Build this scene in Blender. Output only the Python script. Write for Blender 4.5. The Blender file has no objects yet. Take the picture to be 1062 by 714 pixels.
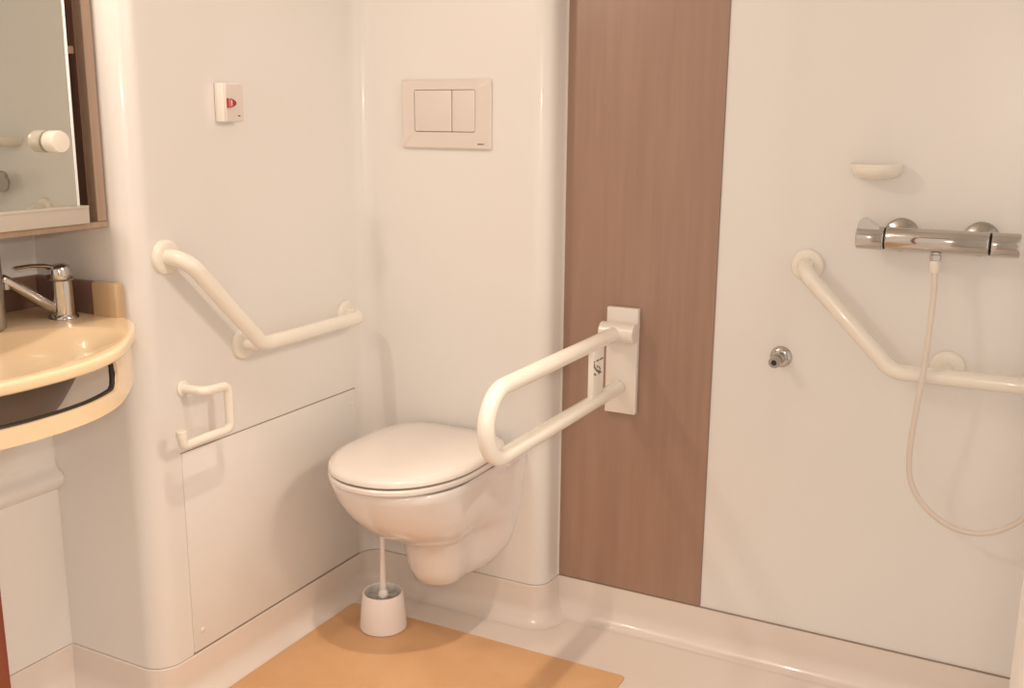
import bpy, bmesh, math, random
from mathutils import Vector, Matrix
random.seed(4)
PI = math.pi
S = bpy.context.scene
COL = S.collection

# ------------------------------------------------------------------ materials
def srgb(r, g, b):
    f = lambda c: (c/12.92 if c <= .04045 else ((c+.055)/1.055)**2.4)
    return (f(r/255), f(g/255), f(b/255), 1)

def mat(name, col, rough=.4, metal=0, coat=0, spec=.5, noise=0, nscale=8, stretch=(1, 1, 1), col2=None, bump=0, trans=0):
    m = bpy.data.materials.new(name); m.use_nodes = True
    nt = m.node_tree; b = nt.nodes['Principled BSDF']
    b.inputs['Base Color'].default_value = col
    b.inputs['Roughness'].default_value = rough
    b.inputs['Metallic'].default_value = metal
    b.inputs['Coat Weight'].default_value = coat
    b.inputs['Coat Roughness'].default_value = .05
    b.inputs['Specular IOR Level'].default_value = spec
    if trans: b.inputs['Transmission Weight'].default_value = trans
    if noise:
        tc = nt.nodes.new('ShaderNodeTexCoord'); mp = nt.nodes.new('ShaderNodeMapping')
        mp.inputs['Scale'].default_value = stretch
        n = nt.nodes.new('ShaderNodeTexNoise'); n.inputs['Scale'].default_value = nscale
        n.inputs['Detail'].default_value = 5
        mx = nt.nodes.new('ShaderNodeMix'); mx.data_type = 'RGBA'
        mx.inputs['A'].default_value = col
        mx.inputs['B'].default_value = col2 or tuple(c*(1-noise) for c in col[:3])+(1,)
        nt.links.new(tc.outputs['Object'], mp.inputs['Vector'])
        nt.links.new(mp.outputs['Vector'], n.inputs['Vector'])
        rp = nt.nodes.new('ShaderNodeMapRange'); rp.inputs['From Min'].default_value = .3; rp.inputs['From Max'].default_value = .7
        nt.links.new(n.outputs['Fac'], rp.inputs['Value'])
        nt.links.new(rp.outputs['Result'], mx.inputs['Factor'])
        nt.links.new(mx.outputs['Result'], b.inputs['Base Color'])
        if bump:
            bp = nt.nodes.new('ShaderNodeBump'); bp.inputs['Strength'].default_value = bump; bp.inputs['Distance'].default_value = .002
            nt.links.new(n.outputs['Fac'], bp.inputs['Height']); nt.links.new(bp.outputs['Normal'], b.inputs['Normal'])
    return m

M = {}
M['wall'] = mat('white_gloss_panel', (.80, .79, .775, 1), .30, coat=.42, noise=.02, nscale=1.5)
M['tray'] = mat('white_tray', (.77, .70, .645, 1), .30, coat=.35, noise=.02, nscale=2)
M['ceil'] = mat('ceiling_white', (.80, .78, .75, 1), .7, noise=.02)
M['plastic'] = mat('white_plastic', (.82, .78, .73, 1), .3, coat=.2, noise=.01)
M['plate'] = mat('plate_plastic', (.74, .68, .64, 1), .35, noise=.01)
M['cream'] = mat('cream_rail', (.86, .83, .755, 1), .25, coat=.4, noise=.01)
M['ceramic'] = mat('ceramic', (.85, .82, .81, 1), .12, coat=.6, noise=.015, nscale=3)
M['lid'] = mat('seat_plastic', (.785, .735, .695, 1), .25, coat=.3, noise=.01)
M['brown'] = mat('brown_wood_effect', srgb(163, 134, 117), .35, coat=.1, noise=.2, nscale=14, stretch=(4, 4, .22), col2=srgb(155, 126, 109))
M['cabinet'] = mat('cabinet_wood', srgb(168, 146, 128), .45, noise=.2, nscale=14, stretch=(4, 4, .3), col2=srgb(156, 133, 115))
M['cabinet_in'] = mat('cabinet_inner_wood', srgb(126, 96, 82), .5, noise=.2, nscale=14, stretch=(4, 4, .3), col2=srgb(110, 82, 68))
M['grey_tray'] = mat('light_grey_tray', (.54, .50, .445, 1), .4, noise=.02)
M['sink'] = mat('beige_resin', srgb(242, 220, 184), .25, coat=.4, noise=.08, nscale=5, col2=srgb(235, 210, 172))
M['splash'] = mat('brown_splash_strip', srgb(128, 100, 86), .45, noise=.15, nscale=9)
M['block'] = mat('beige_block', srgb(200, 172, 138), .35, coat=.2, noise=.06)  # darker than the basin beige: shade on the block's front put into the colour
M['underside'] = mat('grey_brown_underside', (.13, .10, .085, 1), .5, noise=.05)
M['mat'] = mat('tan_vinyl', srgb(222, 180, 136), .6, noise=.1, nscale=7, col2=srgb(210, 165, 120))
M['chrome'] = mat('chrome', (.56, .54, .51, 1), .08, 1, noise=.02)
M['satin'] = mat('satin_chrome', (.46, .44, .41, 1), .2, 1, noise=.02)
M['greymetal'] = mat('grey_metal', (.42, .41, .38, 1), .28, .9, noise=.03)
M['mirror'] = mat('mirror_glass', (.65, .65, .60, 1), .015, 1, noise=.005)
M['glassedge'] = mat('glass_edge', (.9, .9, .88, 1), .26, 1, noise=.01)
M['black'] = mat('black_rubber', (.015, .013, .012, 1), .5, noise=.05)
M['dark'] = mat('dark_gap', (.30, .23, .19, 1), .7, noise=.05)
M['mark'] = mat('printed_mark', (.16, .12, .10, 1), .6, noise=.05)
M['red'] = mat('red_plastic', (.38, .010, .014, 1), .3, coat=.5, noise=.03)
M['bristle'] = mat('brush_bristles', (.62, .58, .55, 1), .7, noise=.1, nscale=40)
M['hose'] = mat('hose_plastic', (.76, .69, .62, 1), .35, noise=.03)
M['cuff'] = mat('hose_cuff', (.85, .8, .74, 1), .4, noise=.02)
M['redwood'] = mat('red_brown_wood', srgb(150, 72, 40), .45, noise=.3, nscale=10, stretch=(4, 4, .4), col2=srgb(120, 52, 28))
M['whitepaint'] = mat('white_paint', (.86, .83, .78, 1), .35, noise=.01)
M['brushpot'] = mat('brush_pot', (.86, .82, .81, 1), .35, noise=.01)

# ------------------------------------------------------------------ mesh helpers
def BM(): return bmesh.new()

def quad_strip(bm, r0, r1, closed=False):
    n = len(r0)
    for i in range(n if closed else n-1):
        j = (i+1) % n
        try: bm.faces.new((r0[i], r0[j], r1[j], r1[i]))
        except ValueError: pass

def loft(bm, rings, closed=True, cap0=False, cap1=False):
    vr = [[bm.verts.new(p) for p in r] for r in rings]
    for a, b in zip(vr, vr[1:]): quad_strip(bm, a, b, closed)
    if cap0: bm.faces.new(vr[0])
    if cap1: bm.faces.new(list(reversed(vr[-1])))
    return vr

def box(bm, lo, hi, bevel=0, seg=2):
    t = BM()
    bmesh.ops.create_cube(t, size=1)
    for v in t.verts:
        v.co = Vector([(a+b)/2 + c*(b-a) for a, b, c in zip(lo, hi, v.co)])
    if bevel: bmesh.ops.bevel(t, geom=list(t.edges), offset=bevel, segments=seg, affect='EDGES', profile=.5)
    merge(bm, t)

def merge(bm, t):
    mp = {v: bm.verts.new(v.co) for v in t.verts}
    for f in t.faces:
        try: bm.faces.new([mp[v] for v in f.verts])
        except ValueError: pass
    t.free()

def frame_for(t):
    up = Vector((0, 0, 1)) if abs(t.z) < .95 else Vector((0, 1, 0))
    a = t.cross(up).normalized()
    return a, t.cross(a).normalized()

def tube(bm, pts, r, n=16, caps=True, radii=None, closed=False, round_end=False):
    pts = [Vector(p) for p in pts]
    N = len(pts); rings = []
    tang = []
    for i in range(N):
        if closed: t = pts[(i+1) % N]-pts[i-1]
        elif i == 0: t = pts[1]-pts[0]
        elif i == N-1: t = pts[-1]-pts[-2]
        else: t = (pts[i+1]-pts[i]).normalized()+(pts[i]-pts[i-1]).normalized()
        tang.append(t.normalized())
    a, _ = frame_for(tang[0])
    for i in range(N):
        t = tang[i]
        a = (a - t*a.dot(t)).normalized(); b = t.cross(a)
        rr = radii[i] if radii else r
        rings.append([pts[i]+a*(rr*math.cos(2*PI*k/n))+b*(rr*math.sin(2*PI*k/n)) for k in range(n)])
    if round_end and not closed:
        t0, t1 = tang[0], tang[-1]; pre, post = [], []
        for s in (.9, .7, .38):
            f = math.sqrt(1-s*s)
            pre.append([pts[0]+(p-pts[0])*f - t0*(r*s*.6) for p in rings[0]])
            post.insert(0, [pts[-1]+(p-pts[-1])*f + t1*(r*s*.6) for p in rings[-1]])
        rings = pre+rings+post
    vr = loft(bm, rings, True, caps and not closed, caps and not closed)
    if closed: quad_strip(bm, vr[-1], vr[0], True)

def fillet(pts, rad, n=8):
    pts = [Vector(p) for p in pts]; out = [pts[0]]
    if not isinstance(rad, (list, tuple)): rad = [rad]*(len(pts)-2)
    for i in range(1, len(pts)-1):
        p = pts[i]; u = (pts[i-1]-p).normalized(); v = (pts[i+1]-p).normalized(); r = rad[i-1]
        ang = u.angle(v)
        if r <= 0 or ang > PI-.01: out.append(p); continue
        d = r/math.tan(ang/2); c = p+(u+v).normalized()*(r/math.sin(ang/2))
        s, e = p+u*d-c, p+v*d-c
        w = s.angle(e)
        for k in range(n+1):
            f = k/n
            q = (s*math.sin((1-f)*w)+e*math.sin(f*w))/math.sin(w)
            out.append(c+q)
    out.append(pts[-1]); return out

def lathe(bm, prof, origin, axis, n=28, cap0=True, cap1=True):
    axis = Vector(axis).normalized(); a, b = frame_for(axis); o = Vector(origin)
    loft(bm, [[o+axis*h+a*(r*math.cos(2*PI*k/n))+b*(r*math.sin(2*PI*k/n)) for k in range(n)] for r, h in prof], True, cap0, cap1)

def catmull(P, n=10, closed=False):
    P = [Vector(p) for p in P]; out = []; N = len(P)
    for i in range(N if closed else N-1):
        g = (lambda k: P[k % N]) if closed else (lambda k: P[max(0, min(N-1, k))])
        p0, p1, p2, p3 = g(i-1), g(i), g(i+1), g(i+2)
        for k in range(n):
            t = k/n
            out.append(.5*((2*p1)+(p2-p0)*t+(2*p0-5*p1+4*p2-p3)*t*t+(-p0+3*p1-3*p2+p3)*t**3))
    if not closed: out.append(P[-1])
    return out

def obj(name, bm, m, parent=None, loc=None, smooth=True, angle=38, recalc=True):
    """one mesh object; verts are given in world space and shifted into the root's frame"""
    if recalc: bmesh.ops.recalc_face_normals(bm, faces=list(bm.faces))
    root = parent
    while root is not None and root.parent is not None: root = root.parent
    base = Vector(root.location) if root is not None else Vector(loc or (0, 0, 0))
    for v in bm.verts: v.co -= base
    me = bpy.data.meshes.new(name); bm.to_mesh(me); bm.free()
    for p in me.polygons: p.use_smooth = smooth
    if smooth: me.set_sharp_from_angle(angle=math.radians(angle))
    me.materials.append(m)
    o = bpy.data.objects.new(name, me); COL.objects.link(o)
    if parent is not None: o.parent = parent
    else: o.location = base
    return o

def thing(name, label, cat, loc, group=None):
    o = bpy.data.objects.new(name, None); COL.objects.link(o)
    o.location = loc; o.empty_display_size = .05
    o['label'] = label; o['category'] = cat
    if group: o['group'] = group
    return o

def tag(o, label, cat, group=None):
    o['label'] = label; o['category'] = cat
    if group: o['group'] = group
    return o

def struct(name, bm, m, label=None, **k):
    o = obj(name, bm, m, **k); o['kind'] = 'structure'
    if label: o['label'] = label
    return o

# ------------------------------------------------------------------ the room
XD, YA, XB, YC, XR, YR = -1.843, 1.397, -1.565, 2.150, -1.033, 2.243
XE, YF = 0.95, 0.55          # right wall, front wall (door wall) inner faces
HC = 2.25                    # ceiling
ZS = .100                    # top of the moulded tray upstand
RB, RC, RI = .055, .042, .050  # corner roundings

def arc(c, r, a0, a1, n=10):
    return [(c[0]+r*math.cos(a0+(a1-a0)*k/n), c[1]+r*math.sin(a0+(a1-a0)*k/n)) for k in range(n+1)]

p_left = [(XD, YF), (XD, YA)]
p_alc = [(XD, YA), (XB-RB, YA)]
corner1 = arc((XB-RB, YA+RB), RB, -PI/2, 0, 14)
p_B = [(XB, YA+RB), (XB, YC-RI)]
corner2 = arc((XB+RI, YC-RI), RI, PI, PI/2, 10)
p_C = [(XB+RI, YC), (XR-RC, YC)]
corner3 = arc((XR-RC, YC+RC), RC, -PI/2, 0, 12)
p_ret = [(XR, YC+RC), (XR, YR)]
p_R = [(XR, YR), (XE, YR)]

def dedupe(path):
    o = [path[0]]
    for p in path[1:]:
        if (Vector(p)-Vector(o[-1])).length > 1e-5: o.append(p)
    return o

def off(path, d):
    """offset a plan polyline towards the room (to the right of travel)"""
    P = [Vector(p) for p in path]; out = []
    for i in range(len(P)):
        ns = []
        if i > 0: t = (P[i]-P[i-1]).normalized(); ns.append(Vector((t.y, -t.x)))
        if i < len(P)-1: t = (P[i+1]-P[i]).normalized(); ns.append(Vector((t.y, -t.x)))
        n = sum(ns, Vector((0, 0))); n = n/len(ns); n = n/n.length_squared
        out.append(P[i]+n*d)
    return out

def wall(name, path, z0=ZS+.0017, z1=HC, m='wall', th=.04, label=None):
    path = dedupe(path); bm = BM(); back = off(path, -th)
    f0 = [bm.verts.new((p[0], p[1], z0)) for p in path]; f1 = [bm.verts.new((p[0], p[1], z1)) for p in path]
    b0 = [bm.verts.new((p[0], p[1], z0)) for p in back]; b1 = [bm.verts.new((p[0], p[1], z1)) for p in back]
    quad_strip(bm, f0, f1); quad_strip(bm, f1, b1); quad_strip(bm, b1, b0); quad_strip(bm, b0, f0)
    bm.faces.new((f0[0], f1[0], b1[0], b0[0])); bm.faces.new((f0[-1], b0[-1], b1[-1], f1[-1]))
    return struct(name, bm, M[m], label, angle=30)

wall('wall_basin', p_left, label='plain white gloss wall behind the basin and mirror cabinet')
wall('wall_left', dedupe(p_alc+corner1+p_B+corner2), label='white gloss wall with rounded outer corner beside the toilet')
wall('wall_back', dedupe(p_C+corner3+p_ret), label='white boxed-out wall behind the toilet')
wall('wall_shower', p_R, label='white gloss shower wall right of the brown panel')
DX0, DX1 = -.861, .0118
for nm, x0, x1, z0, z1 in (('wall_front_right', DX1+.06, XE, 0, HC), ('wall_front_top', DX0-.04, DX1+.06, 2.06, HC)):
    bm = BM(); box(bm, (x0, YF-.10, z0), (x1, YF, z1)); struct(nm, bm, M['wall'], smooth=False)
bm = BM(); box(bm, (XD-.1, -1.6, -.06), (XE+.1, YR+.1, 0)); struct('floor', bm, M['tray'], 'glossy white moulded shower floor', smooth=False)
bm = BM(); box(bm, (XD-.1, YF-.1, HC), (XE+.1, YR+.1, HC+.05)); struct('ceiling', bm, M['ceil'], smooth=False)
# moulded upstand with a cove running into the floor
full = dedupe(p_left+p_alc+corner1+p_B+corner2+p_C+corner3+p_ret+p_R)
cove = .038
prof = [(-.03, ZS), (.001, ZS), (.003, ZS-.002), (.005, cove+.012)]
prof += [(.005+cove*(1-math.cos(a)), .0005+(cove+.008)*(1-math.sin(a))) for a in [PI/2*k/8 for k in range(9)]]
def upstand(name, path, label):
    bm = BM(); path = dedupe(path)
    rings = [[(q.x, q.y, z) for q in off(path, d)] for d, z in prof]
    loft(bm, rings, closed=False)
    return struct(name, bm, M['tray'], label, angle=35)
upstand('baseboard_left', full, 'white moulded tray upstand running round the room')
# wall trims
bm = BM(); box(bm, (XR+.004, YR-.004, ZS+.004), (-.652, YR+.001, HC-.002)); struct('trim_1', bm, M['brown'], 'tall brown wood-effect wall panel', smooth=False)
bm = BM(); box(bm, (XR+.0003, YR-.007, ZS+.003), (XR+.004, YR, HC-.002)); struct('trim_2', bm, M['plastic'], 'thin white edge strip beside the brown panel', smooth=False)
bm = BM(); box(bm, (-.652, YR-.003, ZS+.003), (-.6508, YR, HC-.002)); struct('trim_3', bm, M['dark'], 'thin dark joint right of the brown panel', smooth=False)
bm = BM(); box(bm, (XR+.004, YR-.0035, ZS+.0005), (XE, YR+.002, ZS+.0025)); struct('trim_4', bm, M['dark'], 'thin dark joint under the shower wall', smooth=False)
# rolled ledge low on the basin wall
bm = BM()
lp = [(-.02, .535), (.0004, .535), (.003, .522), (.011, .515), (.021, .509), (.026, .499), (.023, .487), (.012, .476), (.0004, .468), (-.02, .468)]
loft(bm, [[(XD+d, y, z) for d, z in lp] for y in (YF+.001, YA-.0005)], True, True, True)
struct('trim_5', bm, M['wall'], 'rounded white ledge on the wall under the basin')
# door jambs either side of the photographer
bm = BM(); box(bm, (DX0-.04, YF-.12, 0), (DX0, YF+.03, 2.02), .003)
box(bm, (DX0-.04, YF-.12, 2.02), (DX1+.06, YF+.03, 2.06), .003)
struct('door_1', bm, M['redwood'], 'red-brown wooden door frame edge at the lower left')
bm = BM(); box(bm, (DX1, YF-.14, 0), (DX1+.06, YF+.25, 2.02), .008, 3)
struct('trim_6', bm, M['whitepaint'], 'bright white door jamb at the lower right')

# ------------------------------------------------------------------ access panel on the left wall
t = thing('access_panel', 'flat white access panel low on the left wall below the angled rail', 'panel', (XB, 1.79, ZS+.005))
bm = BM(); box(bm, (XB-.001, 1.4885, ZS+.006), (XB+.0035, 2.097, .5665), .0012, 2); obj('cover', bm, M['wall'], t)
bm = BM()
for lo, hi in (((1.4870, .5665), (2.0985, .5682)), ((1.4870, ZS+.0030), (2.0985, ZS+.0050)), ((2.0970, ZS+.003), (2.0985, .5682))):
    box(bm, (XB-.001, lo[0], lo[1]), (XB+.0016, hi[0], hi[1]))
obj('joint', bm, M['dark'], t, smooth=False)
for y, z in ((1.515, .150), (2.080, .530)):
    bm = BM(); lathe(bm, [(.006, 0), (.006, .0015), (.003, .003)], (XB+.0034, y, z), (1, 0, 0), 14); obj('screw_cap', bm, M['plastic'], t)

# ------------------------------------------------------------------ grab rails
def flange_bm(o, axis, r=.035, h=.012):
    bm = BM(); lathe(bm, [(r, 0), (r, h*.55), (r*.93, h*.85), (r*.8, h), (.019, h)], o, axis, 28); return bm

t = thing('grab_rail', 'cream angled grab rail on the left wall above the white access panel', 'grab rail', (XB, 1.69, .77))
xo = XB+.060
pts = fillet([(XB+.010, 1.480, .985), (xo, 1.480, .985), (xo, 1.690, .771), (xo, 2.066, .771), (XB+.010, 2.066, .771)], [.038, .055, .038], 10)
bm = BM(); tube(bm, pts, .0168, 18); obj('rail', bm, M['cream'], t)
bm = BM(); tube(bm, [(XB+.010, 1.690, .766), (xo-.006, 1.690, .768)], .012, 16); obj('stub', bm, M['cream'], t)
for y, z in ((1.480, .985), (1.690, .766), (2.066, .771)): obj('flange', flange_bm((XB+.0003, y, z), (1, 0, 0)), M['cream'], t)

t = thing('grab_rail', 'cream angled grab rail on the shower wall below the mixer', 'grab rail', (-.15, YR, .755))
yo = YR-.062
pts = fillet([(-.451, YR-.010, .956), (-.451, yo, .956), (-.252, yo, .756), (.42, yo, .756), (.42, YR-.010, .756)], [.038, .055, .038], 10)
bm = BM(); tube(bm, pts, .0168, 18); obj('rail', bm, M['cream'], t)
bm = BM(); tube(bm, [(-.153, YR-.010, .764), (-.153, yo+.006, .759)], .012, 16); obj('stub', bm, M['cream'], t)
for x, z in ((-.451, .956), (-.153, .764), (.42, .756)): obj('flange', flange_bm((x, YR-.0003, z), (0, -1, 0)), M['cream'], t)

# ------------------------------------------------------------------ toilet roll holder
t = thing('toilet_roll_holder', 'empty cream toilet roll holder bent from one tube, under the left grab rail', 'toilet roll holder', (XB, 1.51, .70))
xo = XB+.058
pts = fillet([(XB+.004, 1.505, .706), (xo, 1.505, .706), (xo, 1.577, .703), (xo, 1.577, .607), (xo, 1.441, .606), (xo, 1.438, .634)], [.016, .016, .016, .012], 7)
bm = BM(); tube(bm, pts, .0098, 14, round_end=False); obj('bent_tube', bm, M['cream'], t)
bm = BM(); lathe(bm, [(.017, 0), (.017, .004), (.013, .007)], (XB+.0003, 1.505, .706), (1, 0, 0), 22); obj('flange', bm, M['cream'], t)
bm = BM(); lathe(bm, [(.0112, 0), (.0112, .012), (.009, .014)], (xo, 1.4385, .626), (0, 0, 1), 16); obj('end_cap', bm, M['cream'], t)

# ------------------------------------------------------------------ emergency call unit
t = thing('emergency_call_unit', 'small white call box with a red button high on the left wall', 'call button', (XB, 1.666, 1.25))
x1 = XB+.031
bm = BM(); box(bm, (XB+.0003, 1.643, 1.250), (x1-.006, 1.698, 1.330), .003, 3); obj('housing', bm, M['plastic'], t)
bm = BM(); box(bm, (x1-.0065, 1.6445, 1.2515), (x1, 1.6965, 1.3285), .0018, 3); obj('front_cover', bm, M['plate'], t)
bm = BM(); out = [(1.6465, 1.2795)]+[(1.6500+.0175*math.cos(a), 1.289+.0095*math.sin(a)) for a in [-PI/2+PI*k/14 for k in range(15)]]+[(1.6465, 1.2985)]
loft(bm, [[(x, 1.66+(y-1.66)*s, 1.289+(z-1.289)*s) for y, z in out] for x, s in ((x1-.0005, 1), (x1+.006, 1), (x1+.009, .8))], True, True, True)
bt = obj('call_button', bm, M['red'], t)
bm = BM(); box(bm, (x1+.0085, 1.6505, 1.2835), (x1+.0096, 1.6530, 1.2945)); obj('symbol', bm, M['plastic'], bt, smooth=False)
bm = BM(); box(bm, (x1-.0002, 1.679, 1.2615), (x1+.0006, 1.685, 1.2645)); obj('indicator', bm, M['mark'], t, smooth=False)

# ------------------------------------------------------------------ flush plate
t = thing('flush_plate', 'pale dual flush plate with two square buttons on the wall above the toilet', 'flush plate', (-1.307, YC, 1.27))
FX0, FX1, FZ0, FZ1 = -1.431, -1.182, 1.188, 1.352
def rrect(x0, x1, z0, z1, r, n=5):
    o = []
    for cx, cz, a in ((x1-r, z1-r, 0), (x0+r, z1-r, PI/2), (x0+r, z0+r, PI), (x1-r, z0+r, 3*PI/2)):
        o += [(cx+r*math.cos(a+PI/2*k/n), cz+r*math.sin(a+PI/2*k/n)) for k in range(n+1)]
    return o
BX0, BX1, BZ0, BZ1, BXM = -1.3935, -1.2225, 1.228, 1.3275, -1.287
bm = BM()
o1 = rrect(FX0, FX1, FZ0, FZ1, .006); o2 = rrect(FX0+.004, FX1-.004, FZ0+.004, FZ1-.004, .005)
i1 = rrect(BX0, BX1, BZ0, BZ1, .005)
loft(bm, [[(x, YC-.0003, z) for x, z in o1], [(x, YC-.006, z) for x, z in o1], [(x, YC-.010, z) for x, z in o2], [(x, YC-.010, z) for x, z in i1], [(x, YC-.003, z) for x, z in i1]])
obj('frame', bm, M['plate'], t)
bm = BM(); box(bm, (BX0-.002, YC-.0035, BZ0-.002), (BX1+.002, YC-.0005, BZ1+.002)); obj('recess', bm, M['dark'], t, smooth=False)
for x0, x1 in ((BX0+.0012, BXM-.0008), (BXM+.0008, BX1-.0012)):
    bm = BM(); box(bm, (x0, YC-.0112, BZ0+.0012), (x1, YC-.0036, BZ1-.0012), .0025, 3); obj('button', bm, M['plate'], t)
bm = BM()
for k, w in enumerate((.0032, .0022, .0026, .0018, .0022)):
    x = -1.2160+k*.0036; box(bm, (x, YC-.0106, 1.1995), (x+w, YC-.0098, 1.2025))
obj('maker_mark', bm, M['mark'], t, smooth=False)

# ------------------------------------------------------------------ wall-hung toilet
TX = -1.268
t = thing('toilet', 'white wall-hung toilet with its lid closed', 'toilet', (TX, YC, .12))
# z, front y, half width, half width at wall, y where the sides start flaring
secs = [(.116, 2.060, .020, .030, 2.07), (.121, 2.000, .045, .060, 2.07), (.135, 1.968, .060, .082, 2.07), (.17, 1.952, .069, .112, 2.07),
        (.21, 1.944, .074, .140, 2.07), (.245, 1.934, .079, .152, 2.06), (.265, 1.905, .092, .158, 2.05), (.280, 1.872, .106, .162, 2.03), (.300, 1.836, .122, .166, 2.02),
        (.33, 1.795, .139, .171, 2.00), (.365, 1.762, .153, .176, 1.99), (.40, 1.738, .162, .180, 1.98), (.43, 1.724, .168, .184, 1.98),
        (.449, 1.716, .1705, .186, 1.98), (.455, 1.720, .168, .184, 1.98)]
def toilet_ring(z, yf, a, b, yw, n=16):
    yc = yf+min(.20, (yw-yf)*.62)
    half = []
    for k in range(n+1):                       # front half ellipse, centre to side
        th = PI/2*k/n
        half.append((a*math.sin(th)**.92, yc-(yc-yf)*math.cos(th)))
    m = 12
    for k in range(1, m+1):
        f = k/m; y = yc+(YC-.0005-yc)*f
        g = max(0, (y-yw)/(YC-yw)); g = g*g*(3-2*g)
        half.append((a+(b-a)*g, y))
    ring = [(TX-x, y, z) for x, y in reversed(half)]+[(TX+x, y, z) for x, y in half[1:]]
    return ring
bm = BM(); loft(bm, [toilet_ring(*s) for s in secs], True, True, True)
obj('bowl', bm, M['ceramic'], t, angle=60)
# raised rear deck of the ceramic
bm = BM(); box(bm, (TX-.184, 2.060, .440), (TX+.184, YC-.0005, .4572), .005, 3); obj('rear_deck', bm, M['ceramic'], t)
def seat_outline(a, yf, yr, z, n=48, e=2.15):
    yc = yf+.50*(yr-yf); P = []
    for k in range(n):
        th = 2*PI*k/n; c, s = math.cos(th), math.sin(th)
        x = a*math.copysign(abs(c)**(2/(e if s < 0 else 3.6)), c)
        if s < 0: y = yc+(yc-yf)*math.copysign(abs(s)**(2/2.05), s)
        else: y = yc+(yr-yc)*math.copysign(abs(s)**(2/4.2), s)
        P.append((TX+x, y, z))
    return P
bm = BM(); yr = 2.139
loft(bm, [seat_outline(.120, 1.785, 2.03, .458), seat_outline(.169, 1.7035, yr, .458), seat_outline(.1745, 1.698, yr+.003, .463), seat_outline(.1745, 1.698, yr+.003, .470),
          seat_outline(.171, 1.7015, yr, .474), seat_outline(.120, 1.785, 2.03, .474), seat_outline(.120, 1.785, 2.03, .458)])
obj('seat', bm, M['lid'], t)
bm = BM()
loft(bm, [seat_outline(.168, 1.7055, yr, .4765), seat_outline(.1745, 1.699, yr+.003, .480), seat_outline(.1745, 1.699, yr+.003, .487), seat_outline(.170, 1.7035, yr, .4935),
          seat_outline(.155, 1.722, yr-.014, .4985), seat_outline(.110, 1.79, yr-.055, .503), seat_outline(.05, 1.86, yr-.14, .505), seat_outline(.005, 1.905, 1.91, .5055)], True, True, True)
obj('lid', bm, M['lid'], t, angle=50)
for s in (-.075, .075):
    bm = BM(); tube(bm, [(TX+s-.022, 2.136, .4665), (TX+s+.022, 2.136, .4665)], .0095, 16); obj('hinge', bm, M['lid'], t)

# ------------------------------------------------------------------ toilet brush and its pot
BX, BY = -1.380, 1.945
t = thing('toilet_brush_holder', 'white tapered brush pot on the tan mat under the toilet', 'brush holder', (BX, BY, .003))
bm = BM(); lathe(bm, [(.055, .0032), (.0585, .006), (.0585, .012), (.0550, .055), (.0505, .096), (.0490, .0995), (.0465, .0985), (.0455, .092), (.050, .03), (.050, .012)], (BX, BY, 0), (0, 0, 1), 40); obj('pot', bm, M['brushpot'], t)
t2 = thing('toilet_brush', 'white toilet brush with thin upright handle standing in its pot', 'toilet brush', (BX, BY, .02))
bm = BM(); tube(bm, [(BX+.001, BY, .05), (BX+.0015, BY, .12), (BX+.002, BY+.001, .20), (BX+.002, BY+.001, .256)], .0065, 14, radii=[.009, .008, .0062, .0062], round_end=True); obj('handle', bm, M['brushpot'], t2)
bm = BM(); lathe(bm, [(.014, .084), (.012, .098), (.008, .104)], (BX+.0015, BY, 0), (0, 0, 1), 18); obj('collar', bm, M['brushpot'], t2)
bm = BM()
for k in range(420):
    a = random.uniform(0, 2*PI); r0 = .009; r1 = random.uniform(.026, .041); z = random.uniform(.04, .090)
    d = Vector((math.cos(a), math.sin(a), 0)); p = Vector((BX+.001, BY, z)); q = p+d*r1+Vector((0, 0, random.uniform(-.004, .008)))
    n = Vector((-d.y, d.x, 0))*.0011
    vs = [bm.verts.new(v) for v in (p+d*r0+n, p+d*r0-n, q-n, q+n)]; bm.faces.new(vs)
    vs = [bm.verts.new(v) for v in (p+d*r0+Vector((0, 0, .0011)), p+d*r0-Vector((0, 0, .0011)), q-Vector((0, 0, .0011)), q+Vector((0, 0, .0011)))]; bm.faces.new(vs)
b = obj('bristles', bm, M['bristle'], t2, smooth=False, recalc=False); b['kind'] = 'stuff'

# ------------------------------------------------------------------ tan floor mat
bm = BM(); o = rrect(-1.524, -.752, .80, 2.016, .012, 4)
loft(bm, [[(x, y, .0004) for x, y in o], [(x, y, .0026) for x, y in o], [(-1.138+(x+1.138)*.997, 1.408+(y-1.408)*.997, .0032) for x, y in o]], True, True, True)
tag(obj('floor_mat', bm, M['mat']), 'tan rectangular floor mat in front of the toilet', 'mat')

# ------------------------------------------------------------------ fold-down support rail
RX = -.872
t = thing('fold_down_rail', 'cream fold-down support rail beside the toilet, mounted on the brown panel', 'support rail', (RX, YR-.004, .57))
YP = YR-.0045
bm = BM(); box(bm, (-.908, YP-.018, .567), (-.829, YP, .826), .003, 3); obj('wall_plate', bm, M['plastic'], t)
bm = BM(); tube(bm, [(-.908, YP-.046, .772), (-.823, YP-.046, .772)], .0235, 24); obj('hinge_barrel', bm, M['plastic'], t)
bm = BM(); box(bm, (-.893, YP-.046, .752), (-.838, YP-.017, .792), .004, 2); obj('hinge_bracket', bm, M['plastic'], t)
zu, zl, yfr = .7705, .6325, 1.565
rr = (zu-zl)/2
pts = [(RX, YP-.050, zu), (RX, yfr+rr, zu)]+[(RX, yfr+rr-rr*math.sin(a), zl+rr+rr*math.cos(a)) for a in [PI*k/18 for k in range(1, 18)]]+[(RX, yfr+rr, zl), (RX, YP-.034, zl)]
bm = BM(); tube(bm, pts, .0168, 20); obj('rail', bm, M['cream'], t)
bm = BM(); lathe(bm, [(.0180, 0), (.0180, .012), (.0165, .0155)], (RX, YP-.034, zl), (0, 1, 0), 22); obj('buffer', bm, M['plastic'], t)
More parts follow.
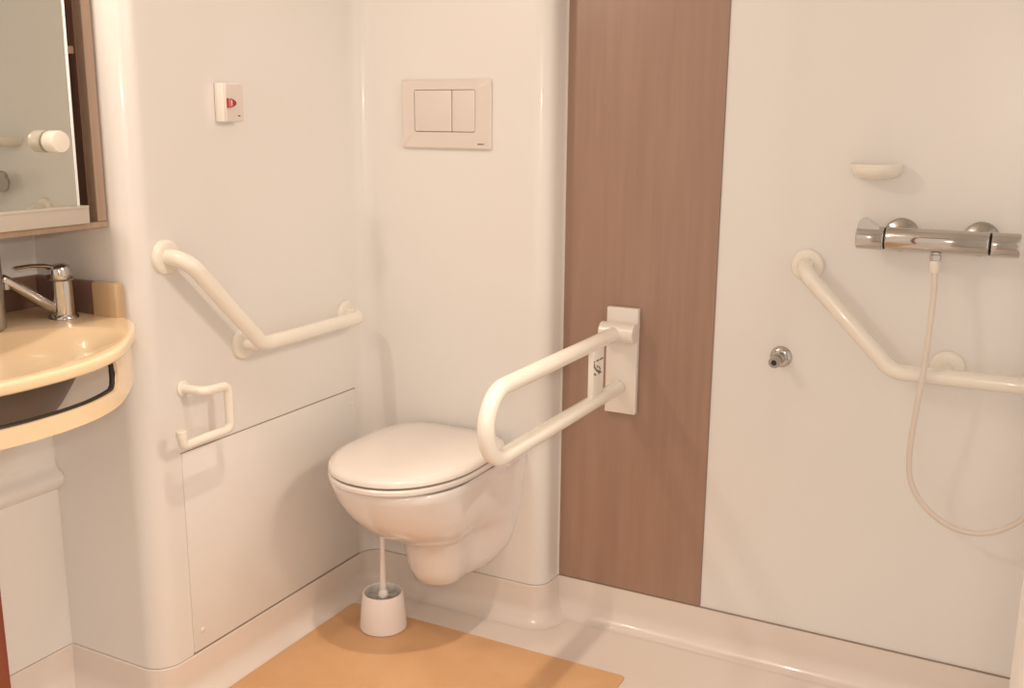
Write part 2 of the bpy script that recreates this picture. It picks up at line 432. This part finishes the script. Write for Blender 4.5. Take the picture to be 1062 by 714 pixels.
bm = BM(); box(bm, (RX-.007, 2.046, zl+.006), (RX+.007, 2.108, zu-.006), .003, 2); lk = obj('link_plate', bm, M['cream'], t)
# small printed sticker on the link: a line of print and a little hatched sign
bm = BM()
sx = RX+.0071
def dash(y, z, w, h): box(bm, (sx-.0003, y, z), (sx+.0004, y+w, z+h))
for y, w in ((2.0475, .006), (2.062, .013), (2.080, .021)): dash(y, .7285, w, .0035)
for y, z in ((2.0475, .722), (2.0475, .717), (2.052, .713), (2.057, .709), (2.062, .706), (2.067, .703), (2.073, .701), (2.079, .7005), (2.064, .715), (2.074, .711), (2.081, .706), (2.049, .700), (2.056, .697), (2.075, .6965), (2.085, .697)): dash(y, z, .0062, .0042)
obj('sticker_print', bm, M['mark'], lk, smooth=False)

# ------------------------------------------------------------------ soap dish on shower wall
bm = BM(); R_ = []
def dish_ring(a, d, z, n=24): return [(-.3245+a*math.cos(PI*k/n), YR+.0004-d*math.sin(PI*k/n)**.8, z) for k in range(n+1)]
for a, d, z in ((.010, .020, 1.1445), (.032, .048, 1.146), (.044, .064, 1.151), (.0505, .074, 1.160), (.0525, .077, 1.170), (.0525, .077, 1.1755), (.0505, .0745, 1.1765), (.047, .070, 1.1715), (.040, .06, 1.161), (.02, .035, 1.158)): R_.append(dish_ring(a, d, z))
loft(bm, R_, True, True, True)
tag(obj('soap_dish', bm, M['cream']), 'small white half-oval soap dish on the wall above the shower mixer', 'soap dish')

# ------------------------------------------------------------------ shower mixer
MX, MY, MZ = -.19, 2.180, 1.030
t = thing('shower_mixer', 'chrome thermostatic bar mixer on the shower wall', 'shower mixer', (MX, MY, MZ))
bm = BM(); lathe(bm, [(.0215, 0), (.0235, .003), (.0235, .188), (.0215, .191)], (-.2875, MY, MZ), (1, 0, 0), 32); obj('body', bm, M['chrome'], t)
for x0, x1 in ((-.344, -.2905), (-.0935, -.0415)):
    bm = BM(); lathe(bm, [(.021, 0), (.0235, .002), (.0235, abs(x1-x0)-.003), (.0215, abs(x1-x0))], (x0, MY, MZ), (1, 0, 0), 32); k = obj('knob', bm, M['chrome'], t)
    if x0 < -.3:
        bm = BM()
        prof_w = [(-.342, MZ+.016), (-.342, MZ+.026), (-.339, MZ+.036), (-.333, MZ+.040), (-.327, MZ+.039), (-.300, MZ+.022), (-.298, MZ+.016)]
        loft(bm, [[(x, MY-w*s, MZ+.016+(z-MZ-.016)) for x, z in prof_w] for w, s in ((.015, 1), (.0125, 1), (-.0125, 1), (-.015, 1))], True, True, True)
        obj('lever', bm, M['chrome'], k)
for x in (-.2895, -.0950):
    bm = BM(); lathe(bm, [(.0222, 0), (.0222, .0018)], (x-.0009, MY, MZ), (1, 0, 0), 28); obj('joint_ring', bm, M['black'], t)
for x in (-.266, -.115):
    bm = BM(); lathe(bm, [(.0345, 0), (.0345, .004), (.031, .010), (.020, .014), (.017, .016), (.017, .055)], (x, YR-.0004, MZ+.003), (0, -1, 0), 30); obj('escutcheon', bm, M['satin'], t)
bm = BM(); lathe(bm, [(.0085, .018), (.0085, .026), (.011, .027), (.011, .0375), (.009, .0385)], (MX-.001, MY, MZ), (0, 0, -1), 10); obj('outlet_nut', bm, M['chrome'], t, angle=25)
bm = BM()
HP = [(-.191, 2.180, .990), (-.190, 2.179, .973), (-.187, 2.172, .934), (-.187, 2.157, .855), (-.190, 2.150, .765), (-.196, 2.152, .692), (-.202, 2.162, .608), (-.199, 2.170, .545), (-.184, 2.176, .503),
      (-.158, 2.18, .470), (-.122, 2.18, .446), (-.085, 2.18, .436), (-.049, 2.18, .439), (-.014, 2.18, .455), (.021, 2.18, .486), (.06, 2.175, .54), (.10, 2.16, .64), (.12, 2.15, .78), (.13, 2.16, 1.0), (.135, 2.17, 1.25), (.137, 2.175, 1.38)]
tube(bm, catmull(HP, 8), .0057, 12); hs = tag(obj('shower_hose', bm, M['hose'], loc=(-.191, 2.18, .99)), 'pale flexible hose hanging in a loop from the bar mixer', 'hose')
bm = BM(); lathe(bm, [(.0095, 0), (.0105, .004), (.0095, .018), (.0072, .024)], (-.191, 2.180, .9912), (.03, -.04, -1), 18); obj('end_cuff', bm, M['cuff'], hs)

# ------------------------------------------------------------------ small wall outlet
OX, OZ = -.4955, .7465
t = thing('wall_outlet', 'small round chrome water outlet alone on the white shower wall', 'water outlet', (OX, YR, OZ))
bm = BM(); lathe(bm, [(.0245, 0), (.0240, .003), (.020, .007), (.014, .010)], (OX, YR-.0004, OZ), (0, -1, 0), 30); obj('rosette', bm, M['chrome'], t)
bm = BM(); lathe(bm, [(.0125, .008), (.0125, .022), (.0088, .026), (.0088, .048), (.0125, .050), (.0125, .060), (.0115, .062), (.0062, .062), (.0055, .05)], (OX, YR, OZ), (-.02, -1, -.03), 26); obj('nozzle', bm, M['satin'], t)
bm = BM(); lathe(bm, [(.0060, .0605), (.0060, .0618)], (OX, YR, OZ), (-.02, -1, -.03), 18); obj('opening', bm, M['black'], t)

# ------------------------------------------------------------------ mirror cabinet
CX, CY1, CY0, CZ0, CZ1 = -1.620, 1.3935, .78, 1.050, 1.80
t = thing('mirror_cabinet', 'wooden mirror cabinet on the wall above the basin', 'cabinet', (XD, 1.08, CZ0))
bm = BM(); box(bm, (XD+.0005, CY1-.022, CZ0+.012), (CX, CY1, CZ1), .0012, 1); obj('side_panel', bm, M['cabinet'], t)
bm = BM(); box(bm, (XD+.0005, CY0, CZ0+.012), (CX, CY0+.022, CZ1), .0012, 1); obj('side_panel', bm, M['cabinet'], t)
bm = BM(); box(bm, (XD+.0005, CY0, CZ0), (CX+.001, CY1, CZ0+.012), .0012, 1); obj('bottom_panel', bm, M['cabinet'], t)
bm = BM(); box(bm, (XD+.0005, CY0, CZ1), (CX+.001, CY1, CZ1+.018), .0012, 1); obj('top_panel', bm, M['cabinet'], t)
bm = BM(); box(bm, (XD+.0005, CY0+.022, CZ0+.012), (XD+.008, CY1-.022, CZ1)); obj('back_panel', bm, M['cabinet_in'], t, smooth=False)
bm = BM(); box(bm, (XD+.008, CY1-.0255, CZ0+.012), (CX-.020, CY1-.022, CZ1)); obj('inner_lining', bm, M['cabinet_in'], t, smooth=False)
bm = BM(); box(bm, (XD+.008, CY0+.022, 1.374), (CX-.024, CY1-.0256, 1.388), .001, 1); obj('shelf', bm, M['cabinet'], t)
# mirror door (slightly turned and tipped on its pivots)
mroot_c = Vector((-1.613, 1.327, 1.44))
ROT = Matrix.Rotation(math.radians(1.3), 3, 'Z') @ Matrix.Rotation(math.radians(.35), 3, 'Y')
def turn(bm):
    for v in bm.verts: v.co = ROT @ (v.co-mroot_c)+mroot_c
    return bm
bm = BM(); box(bm, (-1.6215, .80, 1.094), (-1.6145, 1.3235, 1.79)); door = obj('mirror_door', turn(bm), M['cabinet_in'], t, smooth=False)
bm = BM(); box(bm, (-1.6145, .80, 1.094), (-1.6130, 1.3235, 1.79)); obj('mirror_glass', turn(bm), M['mirror'], door, smooth=False)
bm = BM(); sec = []
for k in range(-4, 5):                      # slightly rounded bright bevel strip
    q = k/4*.0042; c0 = Vector((-1.6140, 1.3242)); tv = Vector((.64, .77)); nv = Vector((.77, -.64))
    sec.append(c0+tv*q+nv*(.0008*(1-(k/4)**2)))
sec += [Vector((-1.6135, 1.3300)), Vector((-1.6215, 1.3300)), Vector((-1.6215, 1.3235)), Vector((-1.6170, 1.3210))]
loft(bm, [[(p.x, p.y, z) for p in sec] for z in (1.095, 1.79)], True, True, True); obj('bevelled_edge', turn(bm), M['glassedge'], door)
bm = BM(); lathe(bm, [(.0145, 0), (.0145, .0035), (.0195, .006), (.0200, .009), (.0200, .031), (.0185, .0345), (.014, .0355)], (-1.6155, 1.272, 1.2155), (1, 0, 0), 30); obj('knob', bm, M['cream'], door)
bm = BM(); box(bm, (-1.640, .80, 1.0625), (-1.606, 1.3415, 1.0935), .0015, 2); box(bm, (-1.640, .80, 1.0915), (-1.6035, 1.3405, 1.0965), .0015, 2)
obj('bottom_tray', bm, M['grey_tray'], t)

# ------------------------------------------------------------------ washbasin
half = [(-1.600, 1.3955), (-1.548, 1.374), (-1.495, 1.330), (-1.446, 1.278), (-1.386, 1.203), (-1.352, 1.132), (-1.338, 1.068), (-1.335, 1.012)]
YM = 1.012
front = catmull(half+[(x, 2*YM-y) for x, y in reversed(half[:-1])], 6)
front = [(p[0], p[1]) for p in [tuple(v) for v in front]] if len(front[0]) == 2 else [(p.x, p.y) for p in front]
xb = XD-.0003
outline = [(xb, 2*YM-1.3955)]+[(xb, 2*YM-1.3955+(2*(1.3955-YM))*k/24) for k in range(1, 24)]+[(xb, 1.3955)]
outline += [(xb+(-1.600-xb)*k/8, 1.3955) for k in range(1, 8)]+front+[(-1.600+(xb+1.600)*k/8, 2*YM-1.3955) for k in range(1, 8)]
bc = (-1.530, .99)
def ring_to(outl, d, z):
    """shrink outline towards the bowl centre by about d, only where it is free of the wall"""
    o = []
    for x, y in outl:
        free = min(1, max(0, (x+1.66)/.06))
        v = Vector((x-bc[0], y-bc[1])); L = v.length; w = v*(1-d*free/L)
        o.append((bc[0]+w.x, bc[1]+w.y, z))
    return o
def bowl_ring(s, z, a=.166, b=.315):
    o = []
    for x, y in outline:
        v = Vector((x-bc[0], y-bc[1])); th = math.atan2(v.y/b, v.x/a)
        o.append((bc[0]+a*s*math.cos(th), bc[1]+b*s*math.sin(th), z))
    return o
def lerp_ring(A, B, f): return [tuple(a+(b-a)*f for a, b in zip(p, q)) for p, q in zip(A, B)]
bowl_top = bowl_ring(1, .872)
deck_out = ring_to(outline, .018, .8755)
rings = [bowl_ring(.5, .822), bowl_ring(.86, .848), ring_to(outline, .018, .8545), ring_to(outline, .004, .8555), ring_to(outline, .001, .857), ring_to(outline, 0, .8595), ring_to(outline, 0, .868),
         ring_to(outline, .001, .8715), ring_to(outline, .0035, .8740), ring_to(outline, .008, .8747), lerp_ring(ring_to(outline, .008, .8747), bowl_ring(1.01, .8747), .5), bowl_ring(1.01, .8747), bowl_ring(.985, .8735), bowl_ring(.95, .870), bowl_ring(.86, .861), bowl_ring(.75, .853), bowl_ring(.62, .845), bowl_ring(.45, .838), bowl_ring(.25, .834), bowl_ring(.08, .833)]
t = thing('washbasin', 'beige wall-mounted washbasin with a curved slotted front under the mirror cabinet', 'washbasin', (XD, YM, .87))
bm = BM(); loft(bm, rings, True, False, True); obj('basin', bm, M['sink'], t, angle=50)
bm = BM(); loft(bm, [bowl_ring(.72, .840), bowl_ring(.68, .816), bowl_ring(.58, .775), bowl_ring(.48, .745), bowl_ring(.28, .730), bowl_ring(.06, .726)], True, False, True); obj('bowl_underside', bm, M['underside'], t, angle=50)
bm = BM(); lathe(bm, [(.022, 0), (.022, .003), (.016, .004)], (bc[0], bc[1], .8332), (0, 0, 1), 20); obj('drain', bm, M['chrome'], t)
# upstand round the back and the side wall
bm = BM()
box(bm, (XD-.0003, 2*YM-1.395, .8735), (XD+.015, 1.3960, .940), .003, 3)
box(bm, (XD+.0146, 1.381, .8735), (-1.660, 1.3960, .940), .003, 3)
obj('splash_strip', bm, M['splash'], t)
bm = BM(); box(bm, (-1.660, 1.374, .870), (-1.590, 1.3972, .942), .006, 3); obj('end_block', bm, M['block'], t)
# curved apron with a long grip slot
inset = off(front, .010); insetb = off(front, .022)
acc = [0]
for a, b in zip(inset, inset[1:]): acc.append(acc[-1]+(b-a).length)
# resample finely
def resample(P, n):
    A = [0]
    for a, b in zip(P, P[1:]): A.append(A[-1]+(b-a).length)
    out = []; j = 0
    for k in range(n+1):
        s = A[-1]*k/n
        while j < len(P)-2 and A[j+1] < s: j += 1
        f = (s-A[j])/max(1e-9, A[j+1]-A[j]); out.append(P[j].lerp(P[j+1], f))
    return out, A[-1]
NA = 260
outp, Ltot = resample(inset, NA); inp, _ = resample(insetb, NA)
zt, zb, s_top, s_bot = .857, .772, .8535, .802
hh = (s_top-s_bot)/2; zm = (s_top+s_bot)/2
kc = min(range(NA), key=lambda i: (outp[i]-Vector((-1.392, 1.196))).length)
s0 = Ltot*kc/NA; s1 = Ltot-s0
def slot_half(s):
    d = min(s-s0, s1-s)
    if d <= 0: return 0
    r = .020
    return hh if d >= r else hh-r+math.sqrt(max(0, r*r-(r-d)**2))
bm = BM()
def solid_strip(lo, hi, i0, i1):
    rings_ = []
    for i in range(i0, i1+1):
        s = Ltot*i/NA; p, q = outp[i], inp[i]; l, h = lo(s), hi(s)
        rings_.append([(p.x, p.y, l), (p.x, p.y, h), (q.x, q.y, h), (q.x, q.y, l)])
    loft(bm, rings_, True, True, True)
ia = int(s0/Ltot*NA)+1; ib = int(s1/Ltot*NA)
solid_strip(lambda s: zm+slot_half(s), lambda s: zt, 0, NA)
solid_strip(lambda s: zb, lambda s: zm-slot_half(s), 0, NA)
ap = obj('apron', bm, M['sink'], t, angle=40)
bm = BM(); loop = []
inl, _ = resample(off(front, .0205), NA)
for i in range(ia, ib+1): loop.append((inl[i].x, inl[i].y, zm-slot_half(Ltot*i/NA)-.001))
rt_ = [(inl[ia].x, inl[ia].y, zm+slot_half(s0+.012)*f) for f in (1, .5, 0, -.5)]
tube(bm, [(inl[ia+4].x, inl[ia+4].y, zm+hh), (inl[ia+1].x, inl[ia+1].y, zm+hh*.8)]+[(inl[ia].x, inl[ia].y, zm+hh*f) for f in (.4, 0, -.4)]+[(inl[ia+1].x, inl[ia+1].y, zm-hh*.8)]+loop[4:], .0055, 8)
obj('slot_lining', bm, M['black'], ap)

# ------------------------------------------------------------------ basin tap
PX, PY, PZ = -1.686, 1.328, .8753
t = thing('basin_tap', 'chrome lever basin tap with long rising spout', 'tap', (PX, PY, PZ))
bm = BM(); lathe(bm, [(.028, 0), (.0275, .004), (.0240, .008), (.0232, .068), (.0235, .074)], (PX, PY, PZ), (0, 0, 1), 30); obj('body', bm, M['chrome'], t)
bm = BM(); lathe(bm, [(.0215, 0), (.0238, .003), (.0238, .014), (.021, .024), (.012, .029)], (PX, PY, PZ+.076), (-.05, -.14, 1), 28); cp = obj('lever_cap', bm, M['chrome'], t)
bm = BM()
lv = [(PX-.004, PY-.008, PZ+.098), (PX-.007, PY-.030, PZ+.105), (PX-.010, PY-.060, PZ+.108), (PX-.012, PY-.086, PZ+.107)]
Rg = []
for (x, y, z), w, h in zip(lv, (.012, .009, .008, .0085), (.006, .0045, .0035, .0035)):
    Rg.append([(x+w*math.cos(2*PI*k/14), y, z+h*math.sin(2*PI*k/14)) for k in range(14)])
Rg.append([(lv[-1][0]+.005*math.cos(2*PI*k/14), lv[-1][1]-.005, lv[-1][2]+.002*math.sin(2*PI*k/14)) for k in range(14)])
loft(bm, Rg, True, True, True); obj('lever', bm, M['chrome'], cp)
bm = BM(); tube(bm, [(PX-.001, PY-.014, PZ+.017), (PX-.008, PY-.060, PZ+.052), (PX-.016, PY-.112, PZ+.090)], .0095, 18, radii=[.0105, .0098, .0090], round_end=True); obj('spout', bm, M['chrome'], t)
bm = BM(); lathe(bm, [(.0085, 0), (.0085, .012)], (PX-.016, PY-.108, PZ+.082), (0, 0, -1), 16); obj('aerator', bm, M['satin'], t)

# ------------------------------------------------------------------ grey dispenser at the frame's left edge
QX, QY = -1.700, 1.172
t = thing('soap_dispenser', 'grey rounded upright dispenser on the basin at the left edge of the photo', 'soap dispenser', (QX, QY, .8753))
bm = BM(); lathe(bm, [(.028, 0), (.0335, .004), (.0345, .012), (.0345, .135), (.033, .150), (.028, .160), (.016, .165)], (QX, QY, .8753), (0, 0, 1), 32); obj('container', bm, M['greymetal'], t)
bm = BM(); lathe(bm, [(.012, 0), (.012, .004), (.009, .006)], (QX, QY, 1.0395), (0, 0, 1), 18); obj('press_button', bm, M['satin'], t)

# ------------------------------------------------------------------ camera
cam = bpy.data.cameras.new('camera'); co = bpy.data.objects.new('camera', cam); COL.objects.link(co); S.camera = co
f, p, r, y = 1056.987, .219372393, .00737332, .482321177
cam.sensor_fit = 'HORIZONTAL'; cam.sensor_width = 36; cam.lens = f/1062*36; cam.clip_start = .01
F = Vector((-math.sin(y)*math.cos(p), math.cos(y)*math.cos(p), -math.sin(p)))
rt = Vector((math.cos(y), math.sin(y), 0)); up = rt.cross(F)
R = rt*math.cos(r)+up*math.sin(r); U = -rt*math.sin(r)+up*math.cos(r)
mw = Matrix((R, U, -F)).transposed().to_4x4(); mw.translation = Vector((0, 0, 1.265)); co.matrix_world = mw

# ------------------------------------------------------------------ light
def lamp(kind, name, loc, power, rad, col, size=0):
    l = bpy.data.lights.new(name, kind); l.energy = power; l.shadow_soft_size = rad; l.color = col
    if kind == 'SPOT': l.spot_size = math.radians(size); l.spot_blend = .75
    o = bpy.data.objects.new(name, l); COL.objects.link(o); o.location = loc; return o
WARM = (1, .81, .65)
lamp('SPOT', 'ceiling_light', (-.80, 1.30, 2.16), 52, .022, WARM, 66)
lamp('POINT', 'basin_light', (-1.58, .88, 1.90), 14.5, .03, WARM)
o = lamp('SPOT', 'left_wall_fill', (.90, 1.32, 2.05), 66, .20, WARM, 50)  # unseen fill spot, added to brighten the left wall
o.rotation_euler = Vector((-2.5, .17, -1.20)).to_track_quat('-Z', 'Y').to_euler()
lamp('POINT', 'camera_flash', (.02, -.02, 1.345), 17, .012, (1, .86, .71))
w = bpy.data.worlds.new('world'); S.world = w; w.use_nodes = True
bg = w.node_tree.nodes['Background']; bg.inputs[0].default_value = (1, .82, .675, 1); bg.inputs[1].default_value = .88

S.view_settings.view_transform = 'Standard'; S.view_settings.look = 'None'
S.view_settings.gamma = 1; S.view_settings.exposure = 0.09; S.view_settings.use_curve_mapping = False
